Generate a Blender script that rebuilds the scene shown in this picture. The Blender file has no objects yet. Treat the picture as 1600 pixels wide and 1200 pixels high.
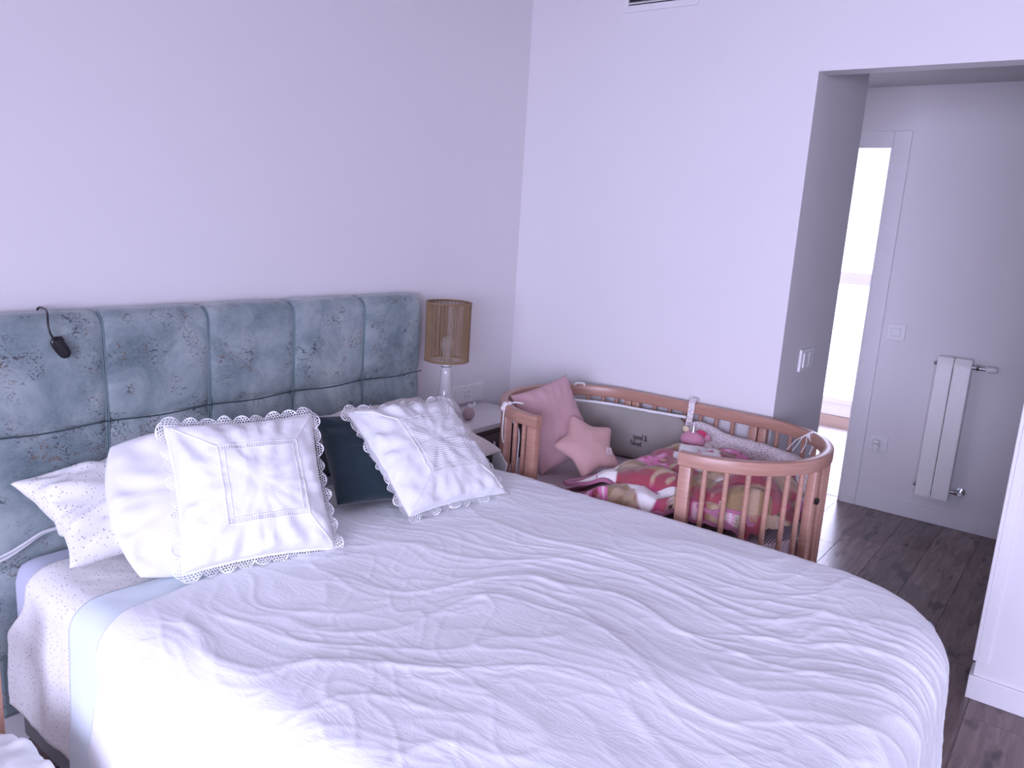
import bpy, bmesh, math, random
import numpy as np
from mathutils import Vector, Matrix

random.seed(7); rng = np.random.default_rng(11)
sc = bpy.context.scene
COL = sc.collection
PI = math.pi

# ------------------------------------------------------------------ camera
CAM = dict(f=1236.026, yaw=53.31, pitch=-11.798, roll=3.598, loc=(-2.977, -2.232, 1.522))
def setup_camera():
    y, p, r = (math.radians(CAM[k]) for k in ('yaw', 'pitch', 'roll'))
    fw = Vector((math.sin(y)*math.cos(p), math.cos(y)*math.cos(p), math.sin(p)))
    rt = Vector((math.cos(y), -math.sin(y), 0)); up = rt.cross(fw)
    r2 = math.cos(r)*rt + math.sin(r)*up; u2 = -math.sin(r)*rt + math.cos(r)*up
    cd = bpy.data.cameras.new('camera'); c = bpy.data.objects.new('camera', cd); COL.objects.link(c)
    m = Matrix((r2, u2, -fw)).transposed().to_4x4(); m.translation = Vector(CAM['loc'])
    c.matrix_world = m
    cd.sensor_width = 36; cd.lens = CAM['f']*36/1600; cd.clip_start = 0.02
    sc.camera = c
setup_camera()

# ------------------------------------------------------------------ world, daylight, exposure
w = bpy.data.worlds.new('sky'); sc.world = w; w.use_nodes = True
bg = w.node_tree.nodes['Background']; bg.inputs[0].default_value = (0.68, 0.665, 1.0, 1); bg.inputs[1].default_value = 1.5
def daylight(name, loc, rot, sx, sy, power, color):
    l = bpy.data.lights.new(name, 'AREA'); l.shape = 'RECTANGLE'; l.size = sx; l.size_y = sy
    l.energy = power; l.color = color
    o = bpy.data.objects.new(name, l); o.location = loc; o.rotation_euler = rot; COL.objects.link(o)
    return o
# daylight of the bedroom window (left wall) and of the window beyond the hall
daylight('bedroom_window_daylight', (-6.00, -2.95, 1.90), (0, math.radians(-70), 0), 2.7, 3.8, 725, (0.65, 0.655, 1.0))
daylight('far_window_daylight', (3.95, -0.5, 1.2), (0, PI/2, 0), 2.1, 2.2, 130, (0.76, 0.73, 1.0))
sc.view_settings.view_transform = 'Standard'; sc.view_settings.look = 'None'
sc.view_settings.exposure = 0.0; sc.view_settings.gamma = 1.0; sc.view_settings.use_curve_mapping = False
try:
    sc.cycles.use_denoising = True; sc.cycles.max_bounces = 10; sc.cycles.diffuse_bounces = 6
except Exception: pass

# ------------------------------------------------------------------ noise
_tab = np.random.default_rng(5).permutation(512)
def _h(ix, iy, seed): return _tab[(_tab[(ix + seed*37) & 511] + iy) & 511]
def pn(x, y, seed=0):
    x = np.asarray(x, float); y = np.asarray(y, float)
    ix = np.floor(x).astype(int); iy = np.floor(y).astype(int); fx = x-ix; fy = y-iy
    def g(dx, dy):
        a = _h(ix+dx, iy+dy, seed)*(2*PI/512)
        return np.cos(a)*(fx-dx) + np.sin(a)*(fy-dy)
    u = fx*fx*fx*(fx*(fx*6-15)+10); v = fy*fy*fy*(fy*(fy*6-15)+10)
    a = g(0, 0)*(1-u)+g(1, 0)*u; b = g(0, 1)*(1-u)+g(1, 1)*u
    return (a*(1-v)+b*v)*1.4
def sstep(a, b, x):
    t = np.clip((x-a)/(b-a), 0, 1); return t*t*(3-2*t)

# ------------------------------------------------------------------ materials
def srgb(r, g, b):
    f = lambda c: (c/12.92 if c <= .04045 else ((c+.055)/1.055)**2.4)
    return (f(r/255), f(g/255), f(b/255), 1)
class NT:
    def __init__(s, name):
        s.m = bpy.data.materials.new(name); s.m.use_nodes = True
        s.t = s.m.node_tree; s.n = s.t.nodes; s.b = s.n['Principled BSDF']; s.l = s.t.links
    def new(s, ty, **kw):
        n = s.n.new(ty)
        for k, v in kw.items():
            if k in n.inputs.keys(): n.inputs[k].default_value = v
            else: setattr(n, k, v)
        return n
    def link(s, a, b): s.l.new(a, b)
    def coord(s, which='Object', scale=(1, 1, 1)):
        tc = s.new('ShaderNodeTexCoord'); mp = s.new('ShaderNodeMapping'); mp.inputs['Scale'].default_value = scale
        s.link(tc.outputs[which], mp.inputs['Vector']); return mp.outputs[0]
    def noise(s, vec, scale, detail=3, rough=.5, dist=0):
        n = s.new('ShaderNodeTexNoise'); n.inputs['Scale'].default_value = scale; n.inputs['Detail'].default_value = detail
        n.inputs['Roughness'].default_value = rough; n.inputs['Distortion'].default_value = dist
        s.link(vec, n.inputs['Vector']); return n.outputs['Fac']
    def ramp(s, fac, stops):
        r = s.new('ShaderNodeValToRGB'); el = r.color_ramp.elements
        while len(el) < len(stops): el.new(.5)
        for e, (p, c) in zip(el, stops):
            e.position = p; e.color = c if len(c) == 4 else (*c, 1)
        s.link(fac, r.inputs[0]); return r.outputs[0]
    def mix(s, fac, a, b):
        m = s.new('ShaderNodeMix'); m.data_type = 'RGBA'
        for v, i in ((fac, 0), (a, 6), (b, 7)):
            if hasattr(v, 'links'): s.link(v, m.inputs[i])
            else: m.inputs[i].default_value = v
        return m.outputs[2]
    def math(s, op, a, b=0.5):
        m = s.new('ShaderNodeMath'); m.operation = op
        for v, i in ((a, 0), (b, 1)):
            if hasattr(v, 'links'): s.link(v, m.inputs[i])
            else: m.inputs[i].default_value = v
        return m.outputs[0]
    def bump(s, h, strength=.3, dist=.01):
        b = s.new('ShaderNodeBump'); b.inputs['Strength'].default_value = strength; b.inputs['Distance'].default_value = dist
        s.link(h, b.inputs['Height']); s.link(b.outputs[0], s.b.inputs['Normal'])
    def base(s, c):
        if hasattr(c, 'links'): s.link(c, s.b.inputs['Base Color'])
        else: s.b.inputs['Base Color'].default_value = c if len(c) == 4 else (*c, 1)
    def rough(s, r): s.b.inputs['Roughness'].default_value = r

def m_plain(name, col, rough=.6, metal=0, bump=None, spec=.5):
    k = NT(name); k.rough(rough); k.b.inputs['Metallic'].default_value = metal; k.b.inputs['Specular IOR Level'].default_value = spec
    v = k.coord()
    n = k.noise(v, 30, 2)
    c2 = tuple(x*.93 for x in col[:3])
    k.base(k.mix(n, (*col[:3], 1), (*c2, 1)))
    if bump: k.bump(k.noise(v, bump[0], 4), bump[1], bump[2])
    return k.m
def m_fabric(name, col, var=.9, weave=700, bump=.15, rough=.95, sheen=.15, dots=None):
    k = NT(name); k.rough(rough); k.b.inputs['Sheen Weight'].default_value = sheen; k.b.inputs['Specular IOR Level'].default_value = .15
    v = k.coord()
    n = k.noise(v, 9, 4)
    c = k.mix(n, (*col[:3], 1), (*(x*var for x in col[:3]), 1))
    if dots:   # scattered small printed specks
        for sc_, rad, dc, dens in dots:
            vo = k.new('ShaderNodeTexVoronoi'); vo.inputs['Scale'].default_value = sc_; vo.inputs['Randomness'].default_value = .9
            vo.voronoi_dimensions = '3D'
            k.link(v, vo.inputs['Vector'])
            near = k.math('LESS_THAN', vo.outputs['Distance'], rad)
            sep = k.new('ShaderNodeSeparateColor'); k.link(vo.outputs['Color'], sep.inputs[0])
            keep = k.math('LESS_THAN', sep.outputs[0], dens)
            c = k.mix(k.math('MULTIPLY', near, keep), c, (*dc, 1))
    k.base(c)
    k.bump(k.noise(v, weave, 2), bump, .002)
    return k.m
def m_wood(name, c1, c2, scale=(3, 3, 40), rough=.42):
    k = NT(name); k.rough(rough)
    v = k.coord('Object', scale)
    n = k.noise(v, 3, 5, .6, .6)
    k.base(k.ramp(n, [(.3, c1), (.7, c2)]))
    k.bump(n, .08, .003); k.b.inputs['Coat Weight'].default_value = .25; k.b.inputs['Coat Roughness'].default_value = .25
    return k.m
def m_metal(name, col, rough=.25):
    k = NT(name); k.b.inputs['Metallic'].default_value = 1; k.rough(rough)
    v = k.coord(); k.base(k.mix(k.noise(v, 60, 2), (*col, 1), (*(x*.8 for x in col), 1)))
    return k.m

M = {}
def build_materials():
    k = NT('wall_paint'); k.rough(.75); v = k.coord(); k.b.inputs['Specular IOR Level'].default_value = .25
    k.base(k.mix(k.noise(v, 1.3, 2), (.765, .738, .735, 1), (.735, .71, .71, 1))); k.bump(k.noise(v, 220, 3), .06, .002); M['wall'] = k.m
    k = NT('ceiling_paint'); k.rough(.85); v = k.coord(); k.base(k.mix(k.noise(v, 2, 2), (.62, .60, .60, 1), (.58, .56, .56, 1))); M['ceiling'] = k.m
    M['trim'] = m_plain('white_lacquer', (.80, .78, .78), .4)
    M['plate'] = m_plain('white_plastic', (.80, .79, .78), .35)
    M['enamel'] = m_plain('white_enamel', (.90, .88, .84), .3)
    M['chrome'] = m_metal('chrome', (.75, .75, .76), .18)
    M['dark'] = m_plain('dark_slot', (.012, .012, .014), .6)
    M['black'] = m_plain('black_plastic', (.008, .008, .01), .3)
    # oak-look planks, colour shifts from plank to plank
    k = NT('floor_planks'); k.rough(.27)
    oi = k.new('ShaderNodeObjectInfo'); tc = k.new('ShaderNodeTexCoord')
    add = k.new('ShaderNodeVectorMath'); add.operation = 'ADD'; sc3 = k.new('ShaderNodeVectorMath'); sc3.operation = 'SCALE'
    k.link(oi.outputs['Location'], sc3.inputs[0]); sc3.inputs['Scale'].default_value = 3.7
    k.link(tc.outputs['Object'], add.inputs[0]); k.link(sc3.outputs[0], add.inputs[1])
    mp = k.new('ShaderNodeMapping'); mp.inputs['Scale'].default_value = (1.6, 14, 14); k.link(add.outputs[0], mp.inputs[0])
    mp2 = k.new('ShaderNodeMapping'); mp2.inputs['Scale'].default_value = (3.2, 9, 9); k.link(add.outputs[0], mp2.inputs[0])
    g = k.noise(mp.outputs[0], 2.2, 6, .62, .8)
    c = k.ramp(g, [(.28, (.105, .064, .058)), (.5, (.180, .122, .110)), (.72, (.255, .185, .165))])
    kn = k.noise(mp2.outputs[0], 1.6, 2, .5)
    c = k.mix(k.ramp(kn, [(.60, (0, 0, 0)), (.70, (.85, .85, .85))]), c, (.035, .024, .022, 1))
    tone = k.math('MULTIPLY_ADD', oi.outputs['Random'], .35)
    hs = k.new('ShaderNodeHueSaturation'); k.link(c, hs.inputs['Color']); k.link(k.math('ADD', k.math('MULTIPLY', oi.outputs['Random'], .4), .8), hs.inputs['Value'])
    k.base(hs.outputs[0]); k.bump(g, .12, .002); M['plank'] = k.m
    M['subfloor'] = m_plain('floor_joint', (.05, .036, .033), .8)
    M['grout'] = m_plain('pale_grout', (.55, .5, .47), .8); M['floor_tile'] = m_plain('pale_floor_tile', (.74, .69, .65), .35)
    M['tile'] = m_plain('terracotta_skirting', (.50, .36, .30), .5, bump=(60, .2, .003))
    # pane: lightly frosted, lets the daylight through
    k = NT('frosted_pane'); nt = k.t
    tr = k.new('ShaderNodeBsdfTransparent'); tr.inputs[0].default_value = (.95, .97, 1, 1); tl = k.new('ShaderNodeBsdfTranslucent'); tl.inputs[0].default_value = (.9, .93, .95, 1)
    mx = k.new('ShaderNodeMixShader'); mx.inputs[0].default_value = .25; k.link(tr.outputs[0], mx.inputs[1]); k.link(tl.outputs[0], mx.inputs[2])
    k.link(mx.outputs[0], k.n['Material Output'].inputs['Surface']); M['pane'] = k.m
    # crushed velvet with worn brown flecks
    k = NT('crushed_velvet'); k.rough(.75); k.b.inputs['Sheen Weight'].default_value = .35; k.b.inputs['Sheen Roughness'].default_value = .4
    tc = k.new('ShaderNodeTexCoord'); oi = k.new('ShaderNodeObjectInfo')
    ad = k.new('ShaderNodeVectorMath'); ad.operation = 'ADD'; k.link(tc.outputs['Object'], ad.inputs[0]); k.link(oi.outputs['Location'], ad.inputs[1])
    v = ad.outputs[0]
    mp = k.new('ShaderNodeMapping'); mp.inputs['Scale'].default_value = (1, 1, 1.5); k.link(v, mp.inputs[0])
    big = k.noise(v, 5.5, 5, .65, .5)
    c = k.ramp(big, [(.30, (.115, .165, .180)), (.48, (.225, .285, .290)), (.66, (.38, .435, .425))])
    fine = k.noise(mp.outputs[0], 120, 3, .7)
    c = k.mix(k.math('MULTIPLY', k.ramp(fine, [(.4, (0, 0, 0)), (.65, (1, 1, 1))]), .25), c, (.30, .38, .38, 1))
    clus = k.noise(v, 13, 2, .5)
    fl = k.noise(mp.outputs[0], 75, 3, .6, 1.6)
    cm = k.ramp(clus, [(.48, (0, 0, 0)), (.60, (1, 1, 1))])
    fm = k.ramp(fl, [(.56, (0, 0, 0)), (.59, (1, 1, 1))])
    hue = k.noise(v, 14, 2)
    brown = k.ramp(hue, [(.40, (.030, .036, .048)), (.58, (.17, .105, .075))])
    c = k.mix(k.math('MULTIPLY', k.math('MULTIPLY', cm, fm), .85), c, brown)
    k.base(c); k.bump(fine, .12, .002); M['velvet'] = k.m
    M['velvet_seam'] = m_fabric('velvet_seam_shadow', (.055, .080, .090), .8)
    M['velvet_cord'] = m_fabric('velvet_piping', (.17, .24, .25), .8)
    M['base_fabric'] = m_fabric('grey_base_fabric', (.16, .16, .16), .85)
    M['fitted'] = m_fabric('lavender_sheet', (.56, .60, .70), .96)
    k = NT('white_linen'); k.rough(.95); k.b.inputs['Specular IOR Level'].default_value = .12; k.b.inputs['Sheen Weight'].default_value = .1
    v = k.coord('Object', (26, 7, 16)); v2 = k.coord('Object', (150, 110, 120)); v3 = k.coord()
    n1 = k.noise(v, 1, 4, .6, 1.2); n2 = k.noise(v2, 1, 3, .6, .8)
    rd = k.math('SUBTRACT', 1, k.math('ABSOLUTE', k.math('SUBTRACT', n1, .5)))
    h = k.math('ADD', k.math('MULTIPLY', k.math('POWER', rd, 6), 1.0), k.math('MULTIPLY', n2, .35))
    k.base(k.mix(k.noise(v3, 3, 3), (.875, .90, .90, 1), (.85, .87, .875, 1))); k.bump(h, .13, .006); M['duvet'] = k.m
    M['cyan_sheet'] = m_fabric('pale_blue_sheet', (.74, .84, .86), .97)
    speck = [(95, .17, (.26, .25, .30), .8), (105, .17, (.58, .47, .40), .7)]
    M['dotted'] = m_fabric('speckled_cotton', (.86, .86, .83), .97, 500, .15, dots=speck)
    M['dotted_pink'] = m_fabric('cream_speckled_cotton', (.78, .73, .69), .97, 500, .15, dots=[(90, .19, (.32, .25, .27), .8)])
    M['dot_bumper'] = m_fabric('dotted_bumper_cotton', (.82, .76, .74), .97, 500, .15, dots=[(150, .30, (.27, .17, .24), .95)])
    M['white_cotton'] = m_fabric('white_cotton', (.82, .82, .80), .97)
    M['teal'] = m_fabric('dark_teal_velvet', (.030, .052, .066), .7, sheen=.35)
    # embroidered white cotton
    k = NT('embroidered_cotton'); k.rough(.9); v = k.coord(); k.b.inputs['Specular IOR Level'].default_value = .15
    vo = k.new('ShaderNodeTexVoronoi'); vo.feature = 'SMOOTH_F1'; vo.inputs['Scale'].default_value = 42; k.link(v, vo.inputs['Vector'])
    msk = k.ramp(k.noise(v, 11, 2), [(.46, (0, 0, 0)), (.56, (1, 1, 1))])
    h = k.math('ADD', k.math('MULTIPLY', vo.outputs['Distance'], msk), k.math('MULTIPLY', k.noise(v, 500, 2), .25))
    k.base(k.mix(k.noise(v, 8, 3), (.85, .86, .85, 1), (.81, .82, .81, 1))); k.bump(h, .55, .006); M['embroidered'] = k.m
    k = NT('pintucked_cotton'); k.rough(.9); v = k.coord(); wv = k.new('ShaderNodeTexWave'); wv.inputs['Scale'].default_value = 45; wv.bands_direction = 'Y'; k.link(v, wv.inputs['Vector'])
    k.base((.84, .85, .84, 1)); k.bump(wv.outputs['Fac'], .5, .003); M['pintuck'] = k.m
    M['lace'] = m_plain('cotton_lace', (.87, .87, .86), .9)
    M['wood'] = m_wood('oiled_beech', (.385, .200, .140), (.49, .270, .195))
    M['rope'] = m_fabric('paper_rope', (.30, .195, .105), .65, 900, .3, dots=None)
    M['ceramic'] = m_plain('glazed_ceramic', (.72, .70, .69), .12)
    M['taupe'] = m_plain('shaded_taupe_lacquer', (.16, .13, .125), .45)  # taupe front, darkened by the shade it stands in
    M['white_lacquer'] = m_plain('nightstand_white', (.78, .75, .74), .35)
    M['pink'] = m_fabric('dusty_pink_linen', (.54, .335, .345), .92, 500, .25)
    M['star'] = m_fabric('salmon_cotton', (.57, .35, .32), .93, 500, .2)
    M['grey_bumper'] = m_fabric('taupe_grey_cotton', (.335, .31, .275), .92)
    M['crib_sheet'] = m_fabric('mauve_sheet', (.55, .42, .42), .93)
    k = NT('ribbed_cover'); k.rough(.9); v = k.coord(); wv = k.new('ShaderNodeTexWave'); wv.inputs['Scale'].default_value = 38; wv.bands_direction = 'Y'; k.link(v, wv.inputs['Vector'])
    k.base(k.mix(wv.outputs['Fac'], (.66, .54, .56, 1), (.48, .37, .40, 1))); k.bump(wv.outputs['Fac'], .6, .004); M['ribbed'] = k.m
    M['binding'] = m_fabric('mauve_satin_binding', (.40, .15, .235), .85, rough=.55)
    k = NT('floral_fleece'); k.rough(1); a = k.new('ShaderNodeVertexColor'); a.layer_name = 'print'; v = k.coord()
    n = k.noise(v, 260, 2)
    hs = k.new('ShaderNodeHueSaturation'); k.link(a.outputs[0], hs.inputs['Color']); k.link(k.math('ADD', k.math('MULTIPLY', n, .5), .75), hs.inputs['Value'])
    k.base(hs.outputs[0]); k.bump(n, .5, .004); k.b.inputs['Sheen Weight'].default_value = .3; M['floral'] = k.m
    M['toy_pink'] = m_fabric('pink_plush', (.62, .29, .38), .85)
    M['silver'] = m_metal('silver_cloth', (.72, .72, .76), .4)
    M['cream'] = m_fabric('cream_plush', (.74, .62, .42), .85)
    M['red_pink'] = m_fabric('raspberry_felt', (.62, .06, .16), .85)
    M['pompom'] = m_fabric('blush_plush', (.64, .48, .48), .7, 90, .9)
    M['ink'] = m_plain('black_ink', (.02, .018, .02), .8)
    M['cable'] = m_plain('white_cable', (.78, .78, .78), .4)
    M['bulb'] = m_plain('opal_bulb', (.82, .80, .78), .3)
build_materials()

# ------------------------------------------------------------------ mesh helpers
def mesh_obj(name, verts, faces, mat, parent=None, smooth=True, loc=None):
    me = bpy.data.meshes.new(name)
    me.from_pydata([tuple(map(float, v)) for v in verts], [], [tuple(map(int, f)) for f in faces]); me.update()
    if smooth: me.polygons.foreach_set('use_smooth', [True]*len(me.polygons))
    if mat is not None: me.materials.append(M[mat] if isinstance(mat, str) else mat)
    o = bpy.data.objects.new(name, me); COL.objects.link(o)
    if parent is not None: o.parent = parent
    if loc is not None: o.location = loc
    return o
def tag(o, label=None, cat=None, group=None, kind=None):
    if label: o['label'] = label
    if cat: o['category'] = cat
    if group: o['group'] = group
    if kind: o['kind'] = kind
    return o
def empty(name, loc, rz=0, label=None, cat=None, group=None):
    o = bpy.data.objects.new(name, None); o.location = loc; o.rotation_euler = (0, 0, rz); o.empty_display_size = .05
    COL.objects.link(o); return tag(o, label, cat, group)
class MB:
    """collects shapes; build() links them as one mesh"""
    def __init__(s): s.bm = bmesh.new()
    def box(s, x0, x1, y0, y1, z0, z1, bev=0, seg=2):
        vs = [s.bm.verts.new((x, y, z)) for x in (x0, x1) for y in (y0, y1) for z in (z0, z1)]
        fs = [(0, 1, 3, 2), (4, 6, 7, 5), (0, 4, 5, 1), (2, 3, 7, 6), (0, 2, 6, 4), (1, 5, 7, 3)]
        ff = [s.bm.faces.new([vs[i] for i in f]) for f in fs]
        if bev:
            es = list({e for f in ff for e in f.edges})
            bmesh.ops.bevel(s.bm, geom=es, offset=bev, segments=seg, profile=.5, affect='EDGES')
        return s
    def tube(s, pts, r, n=8, close=False, prof=None, up=None):
        pts = [Vector(p) for p in pts]; N = len(pts); rings = []
        nrm = Vector(up) if up else None
        for i, p in enumerate(pts):
            if close: t = (pts[(i+1) % N]-pts[i-1]).normalized()
            else: t = (pts[min(i+1, N-1)]-pts[max(i-1, 0)]).normalized()
            if nrm is None:
                nrm = t.orthogonal().normalized()
            u = nrm - t*nrm.dot(t)
            u = u.normalized() if u.length > 1e-6 else t.orthogonal().normalized()
            if up is None: nrm = u
            v = t.cross(u); rr = r[i] if isinstance(r, (list, tuple)) else r
            if prof: ring = [s.bm.verts.new(p+u*a+v*b) for a, b in prof]
            else: ring = [s.bm.verts.new(p+(u*math.cos(2*PI*j/n)+v*math.sin(2*PI*j/n))*rr) for j in range(n)]
            rings.append(ring)
        K = len(rings[0])
        for i in range(N if close else N-1):
            a, b = rings[i], rings[(i+1) % N]
            for j in range(K): s.bm.faces.new((a[j], a[(j+1) % K], b[(j+1) % K], b[j]))
        if not close:
            s.bm.faces.new(rings[0][::-1]); s.bm.faces.new(rings[-1])
        return s
    def lathe(s, prof, c=(0, 0, 0), n=32, axis='z', cap=True):
        rings = []
        for r, z in prof:
            ring = []
            for j in range(n):
                a = 2*PI*j/n; p = (r*math.cos(a), r*math.sin(a), z)
                if axis == 'y': p = (p[0], p[2], p[1])
                if axis == 'x': p = (p[2], p[0], p[1])
                ring.append(s.bm.verts.new(Vector(p)+Vector(c)))
            rings.append(ring)
        for a, b in zip(rings, rings[1:]):
            for j in range(n): s.bm.faces.new((a[j], a[(j+1) % n], b[(j+1) % n], b[j]))
        if cap:
            s.bm.faces.new(rings[0][::-1]); s.bm.faces.new(rings[-1])
        return s
    def ball(s, c, r, sub=2, scale=(1, 1, 1)):
        g = bmesh.ops.create_icosphere(s.bm, subdivisions=sub, radius=r)
        for v in g['verts']: v.co = Vector((v.co.x*scale[0], v.co.y*scale[1], v.co.z*scale[2]))+Vector(c)
        return s
    def build(s, name, mat, parent=None, smooth=False, loc=None, auto=True):
        bmesh.ops.recalc_face_normals(s.bm, faces=s.bm.faces)
        me = bpy.data.meshes.new(name); s.bm.to_mesh(me); s.bm.free()
        me.materials.append(M[mat])
        if smooth:
            me.polygons.foreach_set('use_smooth', [True]*len(me.polygons))
            if auto:
                try: me.set_sharp_from_angle(angle=math.radians(40))
                except Exception: pass
        o = bpy.data.objects.new(name, me); COL.objects.link(o)
        if parent is not None: o.parent = parent
        if loc is not None: o.location = loc
        return o
def structure(o): o['kind'] = 'structure'; return o
def grid_faces(nx, ny, off=0):
    i = np.arange(nx-1)[:, None]; j = np.arange(ny-1)[None, :]
    a = (i*ny+j+off).ravel()
    return np.stack([a, a+ny, a+ny+1, a+1], 1)
def pose(o, R, t):
    m = Matrix(R).to_4x4(); m.translation = Vector(t); o.matrix_world = m; return o

# ------------------------------------------------------------------ setting
YO, YJ, ZL, XR, XF, ZC = -1.271, -2.07, 2.094, .651, 1.827, 2.343
XW = 3.709
YF = -4.7; XL = -4.9; CZ = 2.56
def build_room():
    structure(MB().box(XL-.1, 0, 0, .1, 0, CZ).build('wall_back', 'wall'))
    b = MB().box(0, XR, YO, 1.2, 0, CZ)
    b.box(0, .089, YJ, YO, ZL, CZ); b.box(0, .1, YF, YJ, 0, CZ)
    structure(b.build('wall_right', 'wall'))
    structure(MB().box(XL, 0, YF-.1, YF, 0, CZ).build('wall_front', 'wall'))
    wy0, wy1, wz0, wz1 = -4.40, -1.35, .12, 2.05
    b = MB().box(XL-.1, XL, YF-.1, wy0, 0, CZ).box(XL-.1, XL, wy1, 0, 0, CZ).box(XL-.1, XL, wy0, wy1, 0, wz0).box(XL-.1, XL, wy0, wy1, wz1, CZ)
    structure(b.build('wall_left', 'wall'))
    wl = structure(MB().box(XL-.07, XL-.02, wy0, wy0+.06, wz0, wz1).box(XL-.07, XL-.02, wy1-.06, wy1, wz0, wz1).box(XL-.07, XL-.02, wy0+.06, wy1-.06, wz0, wz0+.07).box(XL-.07, XL-.02, wy0+.06, wy1-.06, wz1-.06, wz1).box(XL-.07, XL-.02, (wy0+wy1)/2-.04, (wy0+wy1)/2+.04, wz0+.07, wz1-.06).build('window_1', 'trim'))
    structure(MB().box(XL-.1, .05, YF-.1, .1, CZ, CZ+.1).build('ceiling', 'ceiling'))
    structure(MB().box(.05, XF+.1, YF-.1, 1.2, ZC, ZC+.1).build('ceiling_hall', 'ceiling'))
    # far hall wall with its doorway
    dy0, dy1, dz = -1.137, -.33, 2.035
    b = MB().box(XF, XF+.1, YF, dy0-.0, 0, ZC).box(XF, XF+.1, dy1, 1.2, 0, ZC).box(XF, XF+.1, dy0, dy1, dz, ZC)
    structure(b.build('wall_hall', 'wall'))
    structure(MB().box(XR, XF+.1, 1.1, 1.2, 0, ZC).build('wall_hall_end', 'wall'))
    structure(MB().box(.1, XF+.1, YF-.1, YF, 0, ZC).build('wall_hall_front', 'wall'))
    # door casing
    cs = structure(MB().box(XF-.014, XF+.0, dy0-.088, dy0, 0, 2.111, .002).build('door_1', 'trim'))
    MB().box(XF-.014, XF, dy1, dy1+.088, 0, 2.111, .002).build('jamb_casing', 'trim', cs)
    MB().box(XF-.013, XF, dy0+.001, dy1-.001, dz-.012, 2.110, .002).build('head_casing', 'trim', cs)
    MB().box(XF+.001, XF+.105, dy0, dy0+.012, 0, dz).build('lining', 'trim', cs)
    MB().box(XF+.001, XF+.105, dy1-.012, dy1, 0, dz).build('lining', 'trim', cs)
    # room beyond with the tall window
    structure(MB().box(XF+.1, XW+.1, .95, 1.05, 0, 2.6).box(XF+.1, XW+.1, -2.1, -2.0, 0, 2.6).box(XW, XW+.12, -2.0, -1.65, 0, 2.6).box(XW, XW+.12, .65, .95, 0, 2.6).box(XW, XW+.12, -1.65, .65, 2.36, 2.6).build('wall_window_room', 'wall'))
    structure(MB().box(XF+.1, XW+.2, -2.1, 1.05, 2.6, 2.7).build('ceiling_window_room', 'ceiling'))
    structure(MB().box(XW-.012, XW+.12, -2.0, .95, 0, .10, .002).build('baseboard_window_room', 'tile'))
    b = MB().box(XW, XW+.06, -1.65, .65, .101, .245, .004).box(XW, XW+.06, -1.65, .65, 1.172, 1.27, .004).box(XW-.004, XW+.01, -1.65, .65, 1.215, 1.222).box(XW, XW+.06, -1.65, .65, 2.22, 2.36, .004)
    for y in (-1.65, -.04, .58): b.box(XW, XW+.06, y, y+.07, .245, 2.22, .004)
    b.box(XW-.008, XW+.002, -1.65, .65, .19, .2)
    wn = structure(b.build('window_2', 'trim'))
    for z0, z1 in ((.245, 1.172), (1.27, 2.22)):
        for y0, y1 in ((-1.58, -.04), (.03, .58)):
            MB().box(XW+.025, XW+.031, y0, y1, z0, z1).build('pane', 'pane', wn)
    # baseboards
    bb = lambda n, *a: structure(MB().box(*a, bev=.003).build(n, 'trim'))
    bb('baseboard_hall', XF-.013, XF, YF, dy0-.089, 0, .085)
    bb('baseboard_right', -.013, .1, YF, YJ+.012, 0, .085)
    bb('baseboard_back', XL, 0, -.013, 0, 0, .085)
    bb('baseboard_side', -.013, 0, YO, -.014, 0, .085)
    bb('baseboard_return', -.013, XR+.013, YO-.013, YO, 0, .085)
    # corner trim of the opening's right jamb
    structure(MB().box(-.010, .11, YJ-.002, YJ+.010, .14, ZL-.001, .003).box(-.008, .0, YJ-.034, YJ-.002, .14, ZL, .002).build('trim_1', 'trim'))
    # access panel outline in the hall wall
    structure(MB().box(XF-.0015, XF, -1.475, -1.27, 1.95, 2.27, .0005).build('trim_2', 'wall'))
def build_floor():
    fl = structure(MB().box(XL, XF+.05, YF, 1.1, -.06, -.004).build('floor', 'subfloor'))
    W, L = .189, 1.29
    me = {}
    def plank_mesh(l):
        key = round(l, 3)
        if key not in me:
            b = MB().box(-l/2+.0006, l/2-.0006, -W/2+.0006, W/2-.0006, -.004, 0, .0008, 1)
            o = b.build('plank', 'plank', fl); me[key] = o.data; bpy.data.objects.remove(o)
        return me[key]
    k0 = math.ceil((YF+1.318)/W); row = k0
    y = -1.318+W*k0
    while y < 1.0:
        r = random.Random(row*13+5)
        if row == 0: x = 1.09-L*5
        elif row == -4: x = .22-L*4
        else: x = XL-r.uniform(0, L)
        while x < XF+.05:
            a, b_ = max(x, XL), min(x+L, XF+.05)
            if b_-a > .03 and not (y > .05 and b_ < XR):
                o = bpy.data.objects.new('plank', plank_mesh(b_-a)); COL.objects.link(o); o.parent = fl
                o.location = ((a+b_)/2, y+W/2, 0)
            x += L
        y += W; row += 1
def build_tiles():
    fl = structure(MB().box(XF+.051, XW, -2.0, .95, -.06, -.004).build('floor_window_room', 'grout'))
    o = MB().box(-.298, .298, -.298, .298, -.004, 0, .001, 1).build('tile', 'floor_tile', fl); me = o.data; bpy.data.objects.remove(o)
    for i in range(3):
        for j in range(5):
            t = bpy.data.objects.new('tile', me); COL.objects.link(t); t.parent = fl; t.location = (XF+.36+i*.6, -1.68+j*.6, 0)
build_room(); build_floor(); build_tiles()

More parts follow.
